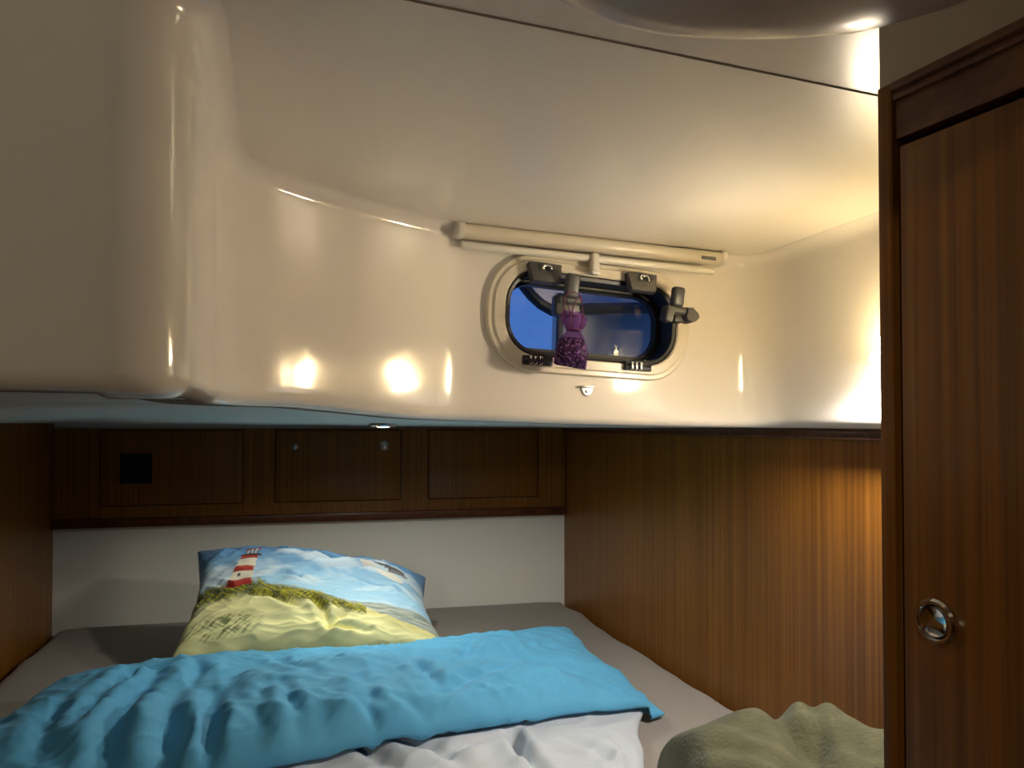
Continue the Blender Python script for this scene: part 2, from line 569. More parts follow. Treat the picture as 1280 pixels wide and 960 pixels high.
# hinges on the lower edge
for u, v in ((672, 451), (797, 458)):
    a, z = wl(u, v, 0.015)
    bm = BM()
    box(bm, wframe(a, z, 0.0145), 0.048, 0.014, 0.009, 0.0015)
    h = finish('hinge', bm, BLACK, window, smooth='auto')
    bm = BM()
    for dx in (-0.0115, -0.004, 0.0045):
        box(bm, wframe(a + dx - 0.002, z, 0.0195), 0.005, 0.0125, 0.006, 0.001)
    finish('hinge_knuckle', bm, CHROME, h, smooth='auto')
    bm = BM()
    tube(bm, [W(a - 0.021, z + 0.001, 0.0205), W(a + 0.021, z + 0.001, 0.0205)], 0.0022, 8)
    finish('hinge_pin', bm, BLACK, h, smooth=True)
# dog levers that clamp the pane
def lever(a, z, flip):
    bm = BM()
    box(bm, wframe(a + 0.000, z - 0.028, 0.018), 0.040, 0.030, 0.020, 0.004, taper=None)
    br_ = finish('lever_bracket', bm, GREYPL, window, smooth='auto')
    bm = BM()
    box(bm, wframe(a, z, 0.037) @ Matrix.Rotation(math.radians(12), 4, 'X'), 0.021, 0.036, 0.014, 0.004, 3)
    lv = finish('lever', bm, GREYPL, window, smooth='auto')
    bm = BM()
    tube(bm, [W(a - 0.017, z - 0.021, 0.030), W(a + 0.017, z - 0.021, 0.030)], 0.0065, 16)
    finish('lever_pivot', bm, GREYPL, br_, smooth='auto')
    return a, z
a1, z1 = wl(715, 357, 0.037)
lever(a1, z1, 1)
# right-hand lever with its side arm and knob
a2, z2 = wl(847, 371, 0.04)
bm = BM()
box(bm, wframe(a2, z2, 0.040) @ Matrix.Rotation(math.radians(8), 4, 'X'), 0.021, 0.031, 0.014, 0.005, 3)
finish('lever', bm, GREYPL, window, smooth='auto')
bm = BM()
al, zl2 = wl(836, 392, 0.036)
box(bm, wframe(al, zl2, 0.032) @ Matrix.Rotation(math.radians(-12), 4, 'Z'), 0.016, 0.026, 0.020, 0.004, 3)
br_ = finish('lever_bracket', bm, GREYPL, window, smooth='auto')
bm = BM()
am, zm = wl(849, 388, 0.036)
tube(bm, [W(am - 0.013, zm, 0.034), W(am + 0.013, zm - 0.001, 0.034)], 0.0075, 16)
finish('lever_pivot', bm, GREYPL, br_, smooth='auto')
bm = BM()
ar, zr2 = wl(861, 393, 0.036)
M = wframe(ar, zr2, 0.034)
prof = [(-0.008, 0.010), (0.004, 0.011), (0.016, 0.002), (0.018, -0.004), (0.012, -0.010), (0.001, -0.0145), (-0.007, -0.012), (-0.011, -0.006)]
lo = [[M @ Vector((x * s, yv * s, d)) for x, yv in prof] for s, d in ((0.82, 0.010), (1, 0.006), (1, -0.010), (0.8, -0.016))]
loft(bm, lo, True, True, True)
bmesh.ops.recalc_face_normals(bm, faces=bm.faces)
finish('friction_knob', bm, GREYPL, window, smooth='auto')
bm = BM()
box(bm, wframe(am + 0.003, zm - 0.012, 0.026), 0.022, 0.012, 0.02, 0.002)
finish('lever_base', bm, BLACK, window, smooth='auto')

# cockpit outside the pane
OUT_GREY = mat('grey_coaming_outside', (0.80, 0.71, 0.73), 0.45)
OUT_BLUE = mat('cockpit_side_outside', (0.50, 0.48, 0.46), 0.5)
OUT_PALE = mat('cockpit_seat_outside', (0.75, 0.72, 0.68), 0.5)
def wl2(u, v, d):
    return wl(u, v, d)
bm = BM()
d0 = -0.12
ol = [wl(x, yv, d0) for x, yv in ((600, 300), (900, 320), (900, 382), (735, 384), (705, 388), (690, 386), (676, 378), (664, 367), (655, 355), (648, 342), (640, 322))]
lo = [[W(a, z, d) for a, z in ol] for d in (d0, d0 - 0.018)]
loft(bm, lo, True, True, True)
bmesh.ops.recalc_face_normals(bm, faces=bm.faces)
coam = tag(finish('cockpit_coaming', bm, OUT_GREY), 'grey cockpit overhang with black rubber edge seen through the top of the window', 'overhang')
bm = BM()
tube(bm, [W(*wl(x, yv, d0 + 0.001), d0 + 0.001) for x, yv in ((900, 383), (735, 386), (705, 390), (690, 388), (676, 380), (664, 369), (654, 356), (646, 342), (638, 322))], 0.010, 8)
finish('rubber_edge', bm, BLACK, coam, smooth=True)
bm = BM()
aL, _ = wl(703, 420, -0.13); aR, _ = wl(930, 420, -0.13)
M = wframe((aL + aR) / 2, -0.015, -0.165)
box(bm, M, aR - aL, 0.23, 0.02, 0.004)
tag(finish('cockpit_locker', bm, OUT_BLUE), 'dark blue cockpit locker side seen through the right half of the window', 'locker')
bm = BM()
ap, _ = wl(699, 420, -0.115)
box(bm, wframe(ap, -0.03, -0.115), 0.010, 0.18, 0.010, 0.002)
tag(finish('cockpit_post', bm, BLACK), 'thin black upright outside the window, behind the purple sachet', 'post')

# ---------------------------------------------------------------- roller blind above the window
p0 = onB(572, 288, 0.020); p1 = onB(899, 324, 0.020)
bl = thing('roller_blind', 'cream roller blind cassette fixed along the ceiling edge above the window', 'blind', p0.lerp(p1, 0.5) - UP * 0.03)
d = (p1 - p0).normalized()
x_ = d; y_ = NB; z_ = x_.cross(y_).normalized()
if z_.z < 0: z_ = -z_
def bl_section(s, zc, yc, rz, ry, n=20, e=2.6):
    out = []
    for k in range(n):
        a = 2 * math.pi * k / n
        c, s_ = math.cos(a), math.sin(a)
        out.append((math.copysign(abs(c) ** (2 / e), c) * ry + yc, math.copysign(abs(s_) ** (2 / e), s_) * rz + zc))
    return [p0 + d * s + y_ * yy + z_ * zz for yy, zz in out]
L = (p1 - p0).length
bm = BM()
loft(bm, [bl_section(s, 0, 0, 0.0105, 0.015) for s in (0.006, 0.012, L - 0.012, L - 0.004)], True, True, True)
bmesh.ops.recalc_face_normals(bm, faces=bm.faces)
finish('cassette', bm, CREAMPL, bl, smooth='auto')
for s0, s1 in ((-0.004, 0.007), (L - 0.005, L + 0.006)):
    bm = BM()
    loft(bm, [bl_section(s, 0.001, 0, 0.0125 * k, 0.0165 * k) for s, k in ((s0, 0.92), (s0 + 0.0015, 1), (s1 - 0.0015, 1), (s1, 0.92))], True, True, True)
    bmesh.ops.recalc_face_normals(bm, faces=bm.faces)
    finish('end_cap', bm, WHITEPL, bl, smooth='auto')
h0 = onB(577, 306, 0.016) ; h1 = onB(891, 339, 0.016)
bm = BM()
tube(bm, [h0, h0.lerp(h1, 0.5), h1], 0.0058, 14)
hem = finish('hem_bar', bm, WHITEPL, bl, smooth='auto')
# clip that holds the bar
bm = BM()
pc = onB(743, 329, 0.021)
box(bm, frame(pc, d, y_, z_), 0.014, 0.013, 0.030, 0.004, 3)
pc2 = onB(743, 341, 0.026)
box(bm, frame(pc2, d, y_, z_), 0.015, 0.014, 0.006, 0.002, 2)
finish('clip', bm, WHITEPL, bl, smooth='auto')
# small black maker's label
LAB = mat('label_black', (0.012, 0.012, 0.012), 0.4)
LABW = mat('label_lettering', (0.70, 0.68, 0.62), 0.5)
pl_ = onB(886, 322.5, 0.0356)
fr_ = frame(pl_, d, -y_.cross(d).cross(d) if False else z_, y_)
bm = BM()
box(bm, frame(pl_, d, z_, y_), 0.028, 0.0052, 0.0006, 0.0002, 1)
lab = finish('label', bm, LAB, bl)
fc = bpy.data.curves.new('lettering', 'FONT')
fc.body = 'OCEANAIR'
fc.size = 0.0048; fc.align_x = 'CENTER'; fc.align_y = 'CENTER'; fc.space_character = 1.08
fo = bpy.data.objects.new('lettering_source', fc)
C.objects.link(fo)
dg = bpy.context.evaluated_depsgraph_get()
tm = bpy.data.meshes.new_from_object(fo.evaluated_get(dg))
bm = BM(); bm.from_mesh(tm)
bm.transform(frame(pl_ + y_ * 0.0005, d, z_, y_))
bpy.data.objects.remove(fo); bpy.data.meshes.remove(tm)
finish('lettering', bm, LABW, lab)

# small steel catch under the window
kp = onB(733, 488, 0.0)
ck = thing('blind_catch', 'small steel half-round catch on the cream wall below the window', 'catch', kp)
bm = BM()
box(bm, frame(onB(733, 483.5, 0.004), E1, UP, NB), 0.024, 0.0035, 0.008, 0.001)
finish('bar', bm, STEEL, ck, smooth='auto')
bm = BM()
c0 = onB(733, 485, 0.0)
prof = [(0.0095 * math.cos(a), 0.0125 * math.sin(a)) for a in [math.pi + math.pi * k / 16 for k in range(17)]]
loft(bm, [[c0 + E1 * x * s + UP * yv * s + NB * dd for x, yv in prof] for s, dd in ((1, -0.001), (1, 0.0025), (0.9, 0.004))], True, True, True)
bmesh.ops.recalc_face_normals(bm, faces=bm.faces)
finish('plate', bm, STEEL, ck, smooth='auto')
bm = BM()
lathe(bm, axis_frame(onB(733, 489.5, 0.004), NB), [(0.0026, -0.001), (0.0026, 0.001), (0.0018, 0.0018), (0, 0.002)], 12)
finish('screw', bm, CHROME, ck, smooth='auto')

# ---------------------------------------------------------------- lavender sachet hanging from the lever
SD = 0.058
st = onB(713, 372, SD)
sb = onB(713, 458, SD)
sach = thing('lavender_sachet', 'purple mesh sachet of dried lavender hanging from the window lever', 'sachet', sb)
ORGS = bpy.data.materials.new('sheer_purple_organza')
ORGS.use_nodes = True
nt = ORGS.node_tree
pb = nt.nodes['Principled BSDF']
pb.inputs['Base Color'].default_value = (0.21, 0.03, 0.30, 1); pb.inputs['Roughness'].default_value = 0.4; pb.inputs['Sheen Weight'].default_value = 0.6
tr = nt.nodes.new('ShaderNodeBsdfTransparent'); tr.inputs[0].default_value = (0.75, 0.55, 0.85, 1)
mx = nt.nodes.new('ShaderNodeMixShader')
nz = nt.nodes.new('ShaderNodeTexNoise'); nz.inputs['Scale'].default_value = 90
tcn = nt.nodes.new('ShaderNodeTexCoord'); nt.links.new(tcn.outputs['Object'], nz.inputs['Vector'])
mr = nt.nodes.new('ShaderNodeMapRange'); mr.inputs['To Min'].default_value = 0.45; mr.inputs['To Max'].default_value = 0.85
nt.links.new(nz.outputs['Fac'], mr.inputs['Value'])
nt.links.new(mr.outputs[0], mx.inputs[0]); nt.links.new(tr.outputs[0], mx.inputs[2]); nt.links.new(pb.outputs[0], mx.inputs[1])
nt.links.new(mx.outputs[0], nt.nodes['Material Output'].inputs['Surface'])
ORG_BAG = ORGS.copy(); ORG_BAG.name = 'sheer_purple_bag'
for nn in ORG_BAG.node_tree.nodes:
    if nn.type == 'MAP_RANGE':
        ORG_BAG.node_tree.nodes['Principled BSDF'].inputs['Base Color'].default_value = (0.10, 0.018, 0.15, 1)
        nn.inputs['To Min'].default_value = 0.72; nn.inputs['To Max'].default_value = 0.96
LAV = bpy.data.materials.new('dried_lavender')
LAV.use_nodes = True
nt = LAV.node_tree
pb = nt.nodes['Principled BSDF']; pb.inputs['Roughness'].default_value = 0.9
vo = nt.nodes.new('ShaderNodeTexVoronoi'); vo.inputs['Scale'].default_value = 420
tcn = nt.nodes.new('ShaderNodeTexCoord'); nt.links.new(tcn.outputs['Object'], vo.inputs['Vector'])
cr = nt.nodes.new('ShaderNodeValToRGB'); cr.color_ramp.interpolation = 'CONSTANT'
els = cr.color_ramp.elements
els[0].position = 0; els[0].color = (0.010, 0.006, 0.008, 1)
els[1].position = 0.42; els[1].color = (0.035, 0.018, 0.038, 1)
e = els.new(0.66); e.color = (0.13, 0.065, 0.17, 1)
e = els.new(0.84); e.color = (0.45, 0.37, 0.40, 1)
sx = nt.nodes.new('ShaderNodeSeparateColor'); nt.links.new(vo.outputs['Color'], sx.inputs[0]); nt.links.new(sx.outputs[0], cr.inputs[0])
nt.links.new(cr.outputs[0], pb.inputs['Base Color'])
bp = nt.nodes.new('ShaderNodeBump'); bp.inputs['Distance'].default_value = 0.002; nt.links.new(vo.outputs['Distance'], bp.inputs['Height']); nt.links.new(bp.outputs[0], pb.inputs['Normal'])
# outlines of the bag (left and right pixel columns at each height), read on the plane it hangs in
bag_rows = [(389, 705, 722), (393, 703.5, 727), (399, 704, 731), (405, 706, 731), (410, 708.5, 728), (413, 709.5, 725), (417, 707, 727), (423, 702, 729.5), (430, 698.5, 731), (438, 696, 732), (446, 694, 732.5), (453, 692.5, 732.5), (457, 692, 732.5), (459, 694, 732)]
def bag_loop(v, ul, ur, depth, skew, k=28, wob=0.0, sc=1.0):
    c = onB((ul + ur) / 2, v, SD); hw = (onB(ur, v, SD) - onB(ul, v, SD)).length / 2
    out = []
    for q_ in range(k):
        a = 2 * math.pi * q_ / k
        rr = 1 + wob * math.sin(7 * a + v) + wob * 0.7 * math.sin(11 * a + 1.7 * v)
        ca, sa = math.cos(a), math.sin(a)
        x = math.copysign(abs(ca) ** 0.8, ca) * hw * rr * sc
        yv = math.copysign(abs(sa) ** 0.8, sa) * depth * rr * sc
        out.append(c + WA * x + NB * yv + UP * (-x * skew))
    return out
def dep(v):
    return {389: .006, 393: .011, 399: .013, 405: .012, 410: .008, 413: .006, 417: .007, 423: .011, 430: .015, 438: .017, 446: .017, 453: .012, 457: .006, 459: .002}[v]
bm = BM()
loft(bm, [bag_loop(v, l, r, dep(v), 0.02 + 0.07 * max(0, (v - 430) / 29), 28, 0.03) for v, l, r in bag_rows if v >= 413], True, False, True)
bag = finish('bag', bm, ORG_BAG, sach, smooth=True)
bm = BM()
loft(bm, [bag_loop(v, l, r, dep(v), 0.0, 40, 0.13) for v, l, r in bag_rows if v <= 413], True)
finish('ruffled_top', bm, ORGS, bag, smooth=True)
bm = BM()
loft(bm, [bag_loop(v, l, r, dep(v), 0.02 + 0.07 * max(0, (v - 430) / 29), 28, 0.02, 0.93) for v, l, r in bag_rows if v >= 423], True, True, True)
fl = finish('lavender', bm, LAV, sach, smooth=True)
RIB = mat('plum_ribbon', (0.09, 0.008, 0.06), 0.45)
bm = BM()
def on(u, v, dd): return onB(u, v, dd)
tube(bm, [on(711, 413, SD + .006), on(706, 400, SD + .012), on(704.5, 384, SD), on(705.5, 372, SD - .004), on(710, 366, SD - .004), on(718, 365, SD - .004), on(726, 370, SD - .004), on(728, 384, SD), on(729, 400, SD + .012), on(724, 413, SD + .006)], 0.0011, 6)
tube(bm, [on(712, 412, SD + .010), on(713, 398, SD + .016), on(716, 386, SD + .004), on(720, 376, SD + .002), on(725, 370, SD - .002)], 0.0010, 6)
tube(bm, [on(716, 412, SD + .010), on(714, 396, SD + .016), on(711, 384, SD + .004), on(708, 374, SD)], 0.0010, 6)
cpt = onB(717, 412.5, SD)
tube(bm, [cpt + WA * 0.0105 * math.cos(a) + NB * 0.0085 * math.sin(a) for a in [2 * math.pi * k / 20 for k in range(21)]], 0.0013, 6, False)
finish('drawstring', bm, RIB, sach, smooth=True)

# ---------------------------------------------------------------- reading lamp on the right-hand wall
LP = Vector((0.496, 1.00, 0.086))
lamp = thing('reading_lamp', 'small reading lamp with a glowing shade, half hidden behind the wooden post', 'lamp', Vector((right_x(1.0) - RW, 1.0, 0.175)))
ld = Vector((-0.22, 0.30, -0.93)).normalized()
SHADE = bpy.data.materials.new('glowing_shade')
SHADE.use_nodes = True
nt = SHADE.node_tree
for nn in list(nt.nodes):
    if nn.type != 'OUTPUT_MATERIAL':
        nt.nodes.remove(nn)
tl = nt.nodes.new('ShaderNodeBsdfTranslucent'); tl.inputs[0].default_value = (0.95, 0.89, 0.76, 1)
em = nt.nodes.new('ShaderNodeEmission'); em.inputs[0].default_value = (1.0, 0.85, 0.52, 1); em.inputs[1].default_value = 12.0
ad = nt.nodes.new('ShaderNodeAddShader')
nt.links.new(tl.outputs[0], ad.inputs[0]); nt.links.new(em.outputs[0], ad.inputs[1])
nt.links.new(ad.outputs[0], nt.nodes['Material Output'].inputs['Surface'])
BULB = mat('lit_diffuser', (0.9, 0.9, 0.9), 0.5, emit=(1.0, 0.93, 0.80), estr=160.0)
M = axis_frame(LP - ld * 0.02, ld)
bm = BM()
lathe(bm, M, [(0.0, -0.037), (0.015, -0.036), (0.019, -0.034), (0.0265, 0.030), (0.0257, 0.030), (0.018, -0.032), (0.015, -0.034), (0.015, -0.036)], 32)
bmesh.ops.recalc_face_normals(bm, faces=bm.faces)
sh = finish('lamp_shade', bm, SHADE, lamp, smooth='auto')
bm = BM()
lathe(bm, M, [(0.0, 0.022), (0.0235, 0.022), (0.024, 0.019), (0.0, 0.017)], 28)
finish('diffuser', bm, BULB, sh, smooth='auto')
bm = BM()
wp = Vector((right_x(1.0) - RW, 1.0, 0.175))
lathe(bm, axis_frame(wp, NR), [(0, 0), (0.022, 0), (0.022, 0.006), (0.018, 0.010), (0, 0.010)], 28)
finish('wall_base', bm, CHROME, lamp, smooth='auto')
bm = BM()
tube(bm, [wp + NR * 0.008, wp + NR * 0.022 - UP * 0.002, LP - ld * 0.050], 0.004, 10)
finish('arm', bm, CHROME, lamp, smooth=True)
sp = bpy.data.lights.new('reading_lamp_beam', 'SPOT')
sp.energy = LAMP_SPOT; sp.spot_size = math.radians(125); sp.spot_blend = 0.8; sp.shadow_soft_size = 0.012; sp.color = (1.0, 0.95, 0.88)
so = bpy.data.objects.new('reading_lamp_beam', sp)
so.location = LP + ld * 0.016 - ORG[lamp.name]
so.rotation_euler = (-ld).to_track_quat('Z', 'Y').to_euler()
so.parent = lamp
C.objects.link(so)
gs = bpy.data.lights.new('window_wall_fill', 'SPOT')  # extra spot beside the shade, added to brighten the window wall
gs.energy = WALL_FILL; gs.spot_size = math.radians(150); gs.spot_blend = 1.0; gs.shadow_soft_size = 0.010; gs.color = (1.0, 0.86, 0.68)
gso = bpy.data.objects.new('window_wall_fill', gs)
gso.location = LP - ld * 0.020 + Vector((-0.036, 0.0, 0.004)) - ORG[lamp.name]
gso.rotation_euler = Vector((0.75, 0.13, 0.10)).to_track_quat('Z', 'Y').to_euler()
gso.parent = lamp
C.objects.link(gso)

# fill lamp added on the gangway wall, unseen behind the viewer
gl_ = thing('added_fill_lamp', 'added round fill lamp on the unseen gangway wall behind the viewer', 'lamp', Vector((-0.35, -1.30, 0.29)))
bm = BM()
lathe(bm, axis_frame(Vector((-0.35, -1.30, 0.29)), (0, 1, 0)), [(0, 0), (0.07, 0), (0.07, 0.012), (0.06, 0.018), (0, 0.02)], 32)
finish('housing', bm, WHITEPL, gl_, smooth='auto')
al_ = bpy.data.lights.new('added_fill_light', 'AREA')
al_.shape = 'DISK'; al_.size = 0.11; al_.energy = FILL_LAMP; al_.color = (1.0, 0.92, 0.66)
ao = bpy.data.objects.new('added_fill_light', al_)
ao.location = (0, 0.025, 0); ao.rotation_euler = (math.pi / 2, 0, 0); ao.parent = gl_
C.objects.link(ao)

# ---------------------------------------------------------------- tall wooden locker at the right with its door
LO = at_y(1100, 530, 0.5); LO.z = 0
FD = Vector((0.371, -0.928, 0)).normalized()
NL = Vector((FD.y, -FD.x, 0))               # out of the locker front, towards the cabin
def onL(u, v, dd=0.0):
    return hit(u, v, LO + NL * dd, NL)
ztop = onL(1112, 104).z
lk = thing('wooden_locker', 'tall reddish wooden locker with a cornice and a chrome-latched door', 'locker', LO + UP * -1.2)
def lbox(bm, s0, s1, z0, z1, d0, d1, bev=0.0):
    box(bm, frame(LO + FD * (s0 + s1) / 2 + UP * (z0 + z1) / 2 + NL * (d0 + d1) / 2, FD, NL, UP), s1 - s0, abs(d1 - d0), z1 - z0, bev)
bm = BM(); lbox(bm, 0, 0.0115, -1.2, ztop, -0.03, 0.0, 0.0012)
finish('side_post', bm, TEAK, lk, smooth='auto')
zd = onL(1127, 181).z
zh0 = onL(1122, 172).z; zh1 = onL(1122, 124).z
bm = BM(); lbox(bm, 0.0125, 0.62, zh0, zh1 + 0.004, -0.022, -0.002, 0.0008)
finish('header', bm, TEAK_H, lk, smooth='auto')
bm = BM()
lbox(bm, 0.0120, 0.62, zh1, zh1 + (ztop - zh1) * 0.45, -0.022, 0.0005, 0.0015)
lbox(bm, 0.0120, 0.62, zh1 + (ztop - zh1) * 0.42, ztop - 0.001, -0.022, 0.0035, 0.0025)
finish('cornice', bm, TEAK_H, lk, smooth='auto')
bm = BM(); lbox(bm, 0.0165, 0.40, -1.10, zd, -0.020, -0.0005, 0.0015)
door = finish('door', bm, TEAK, lk, smooth='auto')
bm = BM(); lbox(bm, 0.40 + 0.004, 0.62, -1.2, zd, -0.022, -0.0005, 0.001)
finish('side_panel', bm, TEAK, lk, smooth='auto')
bm = BM(); lbox(bm, 0.004, 0.62, -1.2, ztop - 0.002, -0.30, -0.031)
finish('carcass', bm, DARK, lk)
bm = BM()
pL = onL(1172, 777, 0.0)
M = axis_frame(pL, NL)
lathe(bm, M, [(0.0138, -0.001), (0.0138, 0.0025), (0.0125, 0.0042), (0.0108, 0.0042), (0.0098, 0.0026), (0.0095, 0.0005)], 40)
lt = finish('latch_ring', bm, CHROME, door, smooth='auto')
bm = BM()
lathe(bm, M, [(0.0094, 0.0006), (0.0094, 0.0022), (0.0085, 0.0036), (0.0055, 0.0024), (0.0, 0.0016)], 40)
finish('latch_button', bm, CHROME, door, smooth='auto')
# cream panel above the locker
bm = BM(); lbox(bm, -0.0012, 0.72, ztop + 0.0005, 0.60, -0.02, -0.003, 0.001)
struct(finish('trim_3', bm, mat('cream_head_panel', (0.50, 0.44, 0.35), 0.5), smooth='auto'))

# ---------------------------------------------------------------- fascia with three hatches on the back wall
def bl_loc(u, v, dd):
    p = onBack(u, v, dd) - BL
    return p.dot(EB), p.z
FT = 0.012
LB = (BR - BL).length
hat = []
for u0, v0, u1, v1 in ((125.5, 537, 303, 632), (344.5, 538, 500, 626), (536, 539, 672, 620)):
    s0, _ = bl_loc(u0, (v0 + v1) / 2, FT); s1, _ = bl_loc(u1, (v0 + v1) / 2, FT)
    um = (u0 + u1) / 2
    _, zt = bl_loc(um, v0, FT); _, zb = bl_loc(um, v1, FT)
    hat.append((s0, s1, zb, zt))
zb = sum(h[2] for h in hat) / 3; zt = sum(h[3] for h in hat) / 3
def bbox(bm, s0, s1, z0, z1, d0, d1, bev=0.0):
    box(bm, frame(BL + EB * (s0 + s1) / 2 + UP * (z0 + z1) / 2 + NBK * (d0 + d1) / 2, EB, NBK, UP), s1 - s0, d1 - d0, z1 - z0, bev)
fas = BM()
G = 0.0022
bbox(fas, 0.002, LB - 0.002, ZF0, zb - G, 0.0005, FT)
bbox(fas, 0.002, LB - 0.002, zt + G, -0.0125, 0.0005, FT)
xs = [0.002] + [v for h in hat for v in (h[0] - G, h[1] + G)] + [LB - 0.002]
for k in range(0, len(xs), 2):
    bbox(fas, xs[k], xs[k + 1], zb - G, zt + G, 0.0005, FT)
tag(finish('wooden_fascia', fas, TEAK), 'dark wooden fascia board across the head of the berth, framing the three hatches', 'panel')
hl = ['wooden hatch with a black square vent, leftmost in the fascia above the white panel',
      'wooden hatch with two round chrome latches in the middle of the fascia',
      'plain wooden hatch without latches at the right end of the fascia']
for k, (s0, s1, _, _) in enumerate(hat):
    root = thing('locker_hatch', hl[k], 'hatch', BL + EB * (s0 + s1) / 2 + UP * zb + NBK * FT, 'locker hatches in the fascia')
    bm = BM(); bbox(bm, s0, s1, zb, zt, 0.001, FT + 0.0005, 0.0012)
    finish('panel', bm, TEAK, root, smooth='auto')
    bm = BM(); bbox(bm, s0 - G + 0.0003, s1 + G - 0.0003, zb - G + 0.0003, zt + G - 0.0003, 0.0006, 0.0012)
    finish('recess', bm, DARK, root)
    if k == 0:
        a0, za = bl_loc(150, 567, FT); a1_, zc = bl_loc(190, 604, FT)
        bm = BM(); bbox(bm, a0, a1_, zc, za, FT - 0.001, FT + 0.003, 0.0015)
        vt = finish('vent', bm, DARK, root, smooth='auto')
        bm = BM()
        for q_ in range(7):
            zz = zc + (za - zc) * (q_ + 0.5) / 7
            bbox(bm, a0 + 0.006, a1_ - 0.006, zz - 0.0018, zz + 0.0018, FT + 0.0028, FT + 0.0042, 0.0004)
        finish('vent_slats', bm, DARK, vt)
    if k == 1:
        for u, v, s in ((369, 558.5, 0.72), (480.5, 557, 1.0)):
            M = axis_frame(onBack(u, v, FT + 0.0005), NBK)
            bm = BM()
            lathe(bm, M, [(0.0135 * s, 0), (0.0135 * s, 0.003), (0.011 * s, 0.005), (0.009 * s, 0.004), (0.0088 * s, 0.002)], 28)
            r_ = finish('latch', bm, CHROME, root, smooth='auto')
            bm = BM()
            lathe(bm, M, [(0.0087 * s, 0.001), (0.0087 * s, 0.005), (0.006 * s, 0.0075), (0, 0.0085)], 24)
            finish('latch_button', bm, CHROME, r_, smooth='auto')

# downlight and seams in the underside
bpy.context.view_layer.update()
DLm = mat('frosted_lens', (0.85, 0.83, 0.78), 0.3, emit=(1.0, 0.92, 0.78), estr=6.0)
dg = bpy.context.evaluated_depsgraph_get()
uo = bpy.data.objects['ceiling_berth']
px_ = Vector(((479 - 640) / F * 1.55, 1.55, 0.0))
hit_, loc_, nor_, idx_ = uo.ray_cast(Vector((px_.x, px_.y, -0.3)) - uo.location, Vector((0, 0, 1)))
px_.z = (loc_ + uo.location).z
root = thing('downlight', 'small round chrome downlight lit under the cream overhang above the pillow', 'light', px_)
bm = BM()
lathe(bm, axis_frame(px_, (0, 0, -1)), [(0.020, -0.001), (0.029, -0.001), (0.029, 0.004), (0.026, 0.007), (0.0195, 0.006), (0.0185, 0.003)], 36)
finish('rim', bm, CHROME, root, smooth='auto')
bm = BM()
lathe(bm, axis_frame(px_, (0, 0, -1)), [(0.0187, 0.003), (0.016, 0.0065), (0.009, 0.0085), (0, 0.009)], 32)
finish('lens', bm, DLm, root, smooth=True)
dl = bpy.data.lights.new('downlight_beam', 'SPOT')
dl.energy = DOWNLIGHT; dl.spot_size = math.radians(164); dl.spot_blend = 0.55; dl.shadow_soft_size = 0.015; dl.color = (1.0, 0.96, 0.80)
do = bpy.data.objects.new('downlight_beam', dl)
do.location = (0, 0, -0.012); do.parent = root
C.objects.link(do)

# ---------------------------------------------------------------- berth
MZ = -0.53
bm = BM()
fl_ = Vector((left_x(0.75) + 0.006, 0.75)); fr2 = Vector((right_x(0.75) - 0.006, 0.75))
bl2 = Vector((BL.x + 0.012, BL.y - 0.004)); br2 = Vector((BR.x - 0.006, BR.y - 0.010))
n1, n2 = 90, 80
def patch(u, v):
    a = bl2.lerp(br2, u); b = fl_.lerp(fr2, u)
    return b.lerp(a, v)
def matt_z(u, v, p):
    eL = u * 1.35; eR = (1 - u) * 1.35; eB = (1 - v) * 1.25; eF = v * 1.25
    def rnd(e_, R=0.035):
        return -(R - math.sqrt(max(0, R * R - (R - min(e_, R)) ** 2)))
    z = MZ + min(rnd(eL), rnd(eR), rnd(eB), rnd(eF)) * 0.9
    z += 0.004 * noise.noise(Vector((p.x * 3, p.y * 3, 1.0)))
    near_edge = max(0, 1 - min(eL, eR) / 0.10)
    z += near_edge * 0.010 * noise.noise(Vector((p.x * 9, p.y * 9, 4.0)))
    return z
g = [[None] * (n2 + 1) for _ in range(n1 + 1)]
for i in range(n1 + 1):
    for j in range(n2 + 1):
        u = 0.5 - 0.5 * math.cos(math.pi * i / n1); v = 0.5 - 0.5 * math.cos(math.pi * j / n2)
        p = patch(u, v)
        g[i][j] = bm.verts.new((p.x, p.y, matt_z(u, v, p)))
for i in range(n1):
    for j in range(n2):
        bm.faces.new((g[i][j], g[i + 1][j], g[i + 1][j + 1], g[i][j + 1]))
be = [e_ for e_ in bm.edges if e_.is_boundary]
r_ = bmesh.ops.extrude_edge_only(bm, edges=be)
nv = [x for x in r_['geom'] if isinstance(x, bmesh.types.BMVert)]
for v_ in nv: v_.co.z = MZ - 0.12
bmesh.ops.contextual_create(bm, geom=[e_ for e_ in bm.edges if e_.is_boundary])
bmesh.ops.recalc_face_normals(bm, faces=bm.faces)
mt = tag(finish('mattress', bm, SHEET, smooth='auto'), 'mattress in a grey-brown fitted sheet filling the berth', 'mattress')
bm = BM()
prism(bm, [fl_, fr2, br2, bl2], -1.2, MZ - 0.122)
struct(finish('trim_4', bm, TEAK))

def ridge(x, y, ang, sx, sy, seed, k=3.0):
    c, s_ = math.cos(ang), math.sin(ang)
    a = (x * c + y * s_) * sx; b = (-x * s_ + y * c) * sy
    wv = noise.noise(Vector((x * 4, y * 4, seed + 9.0))) * 0.6
    nn = noise.noise(Vector((a + wv, b + wv, seed)))
    return max(0.0, 1 - abs(nn) * 2.2) ** k
def lump(x, y, sc, seed):
    return noise.fractal(Vector((x * sc, y * sc, seed)), 0.8, 2.0, 3)

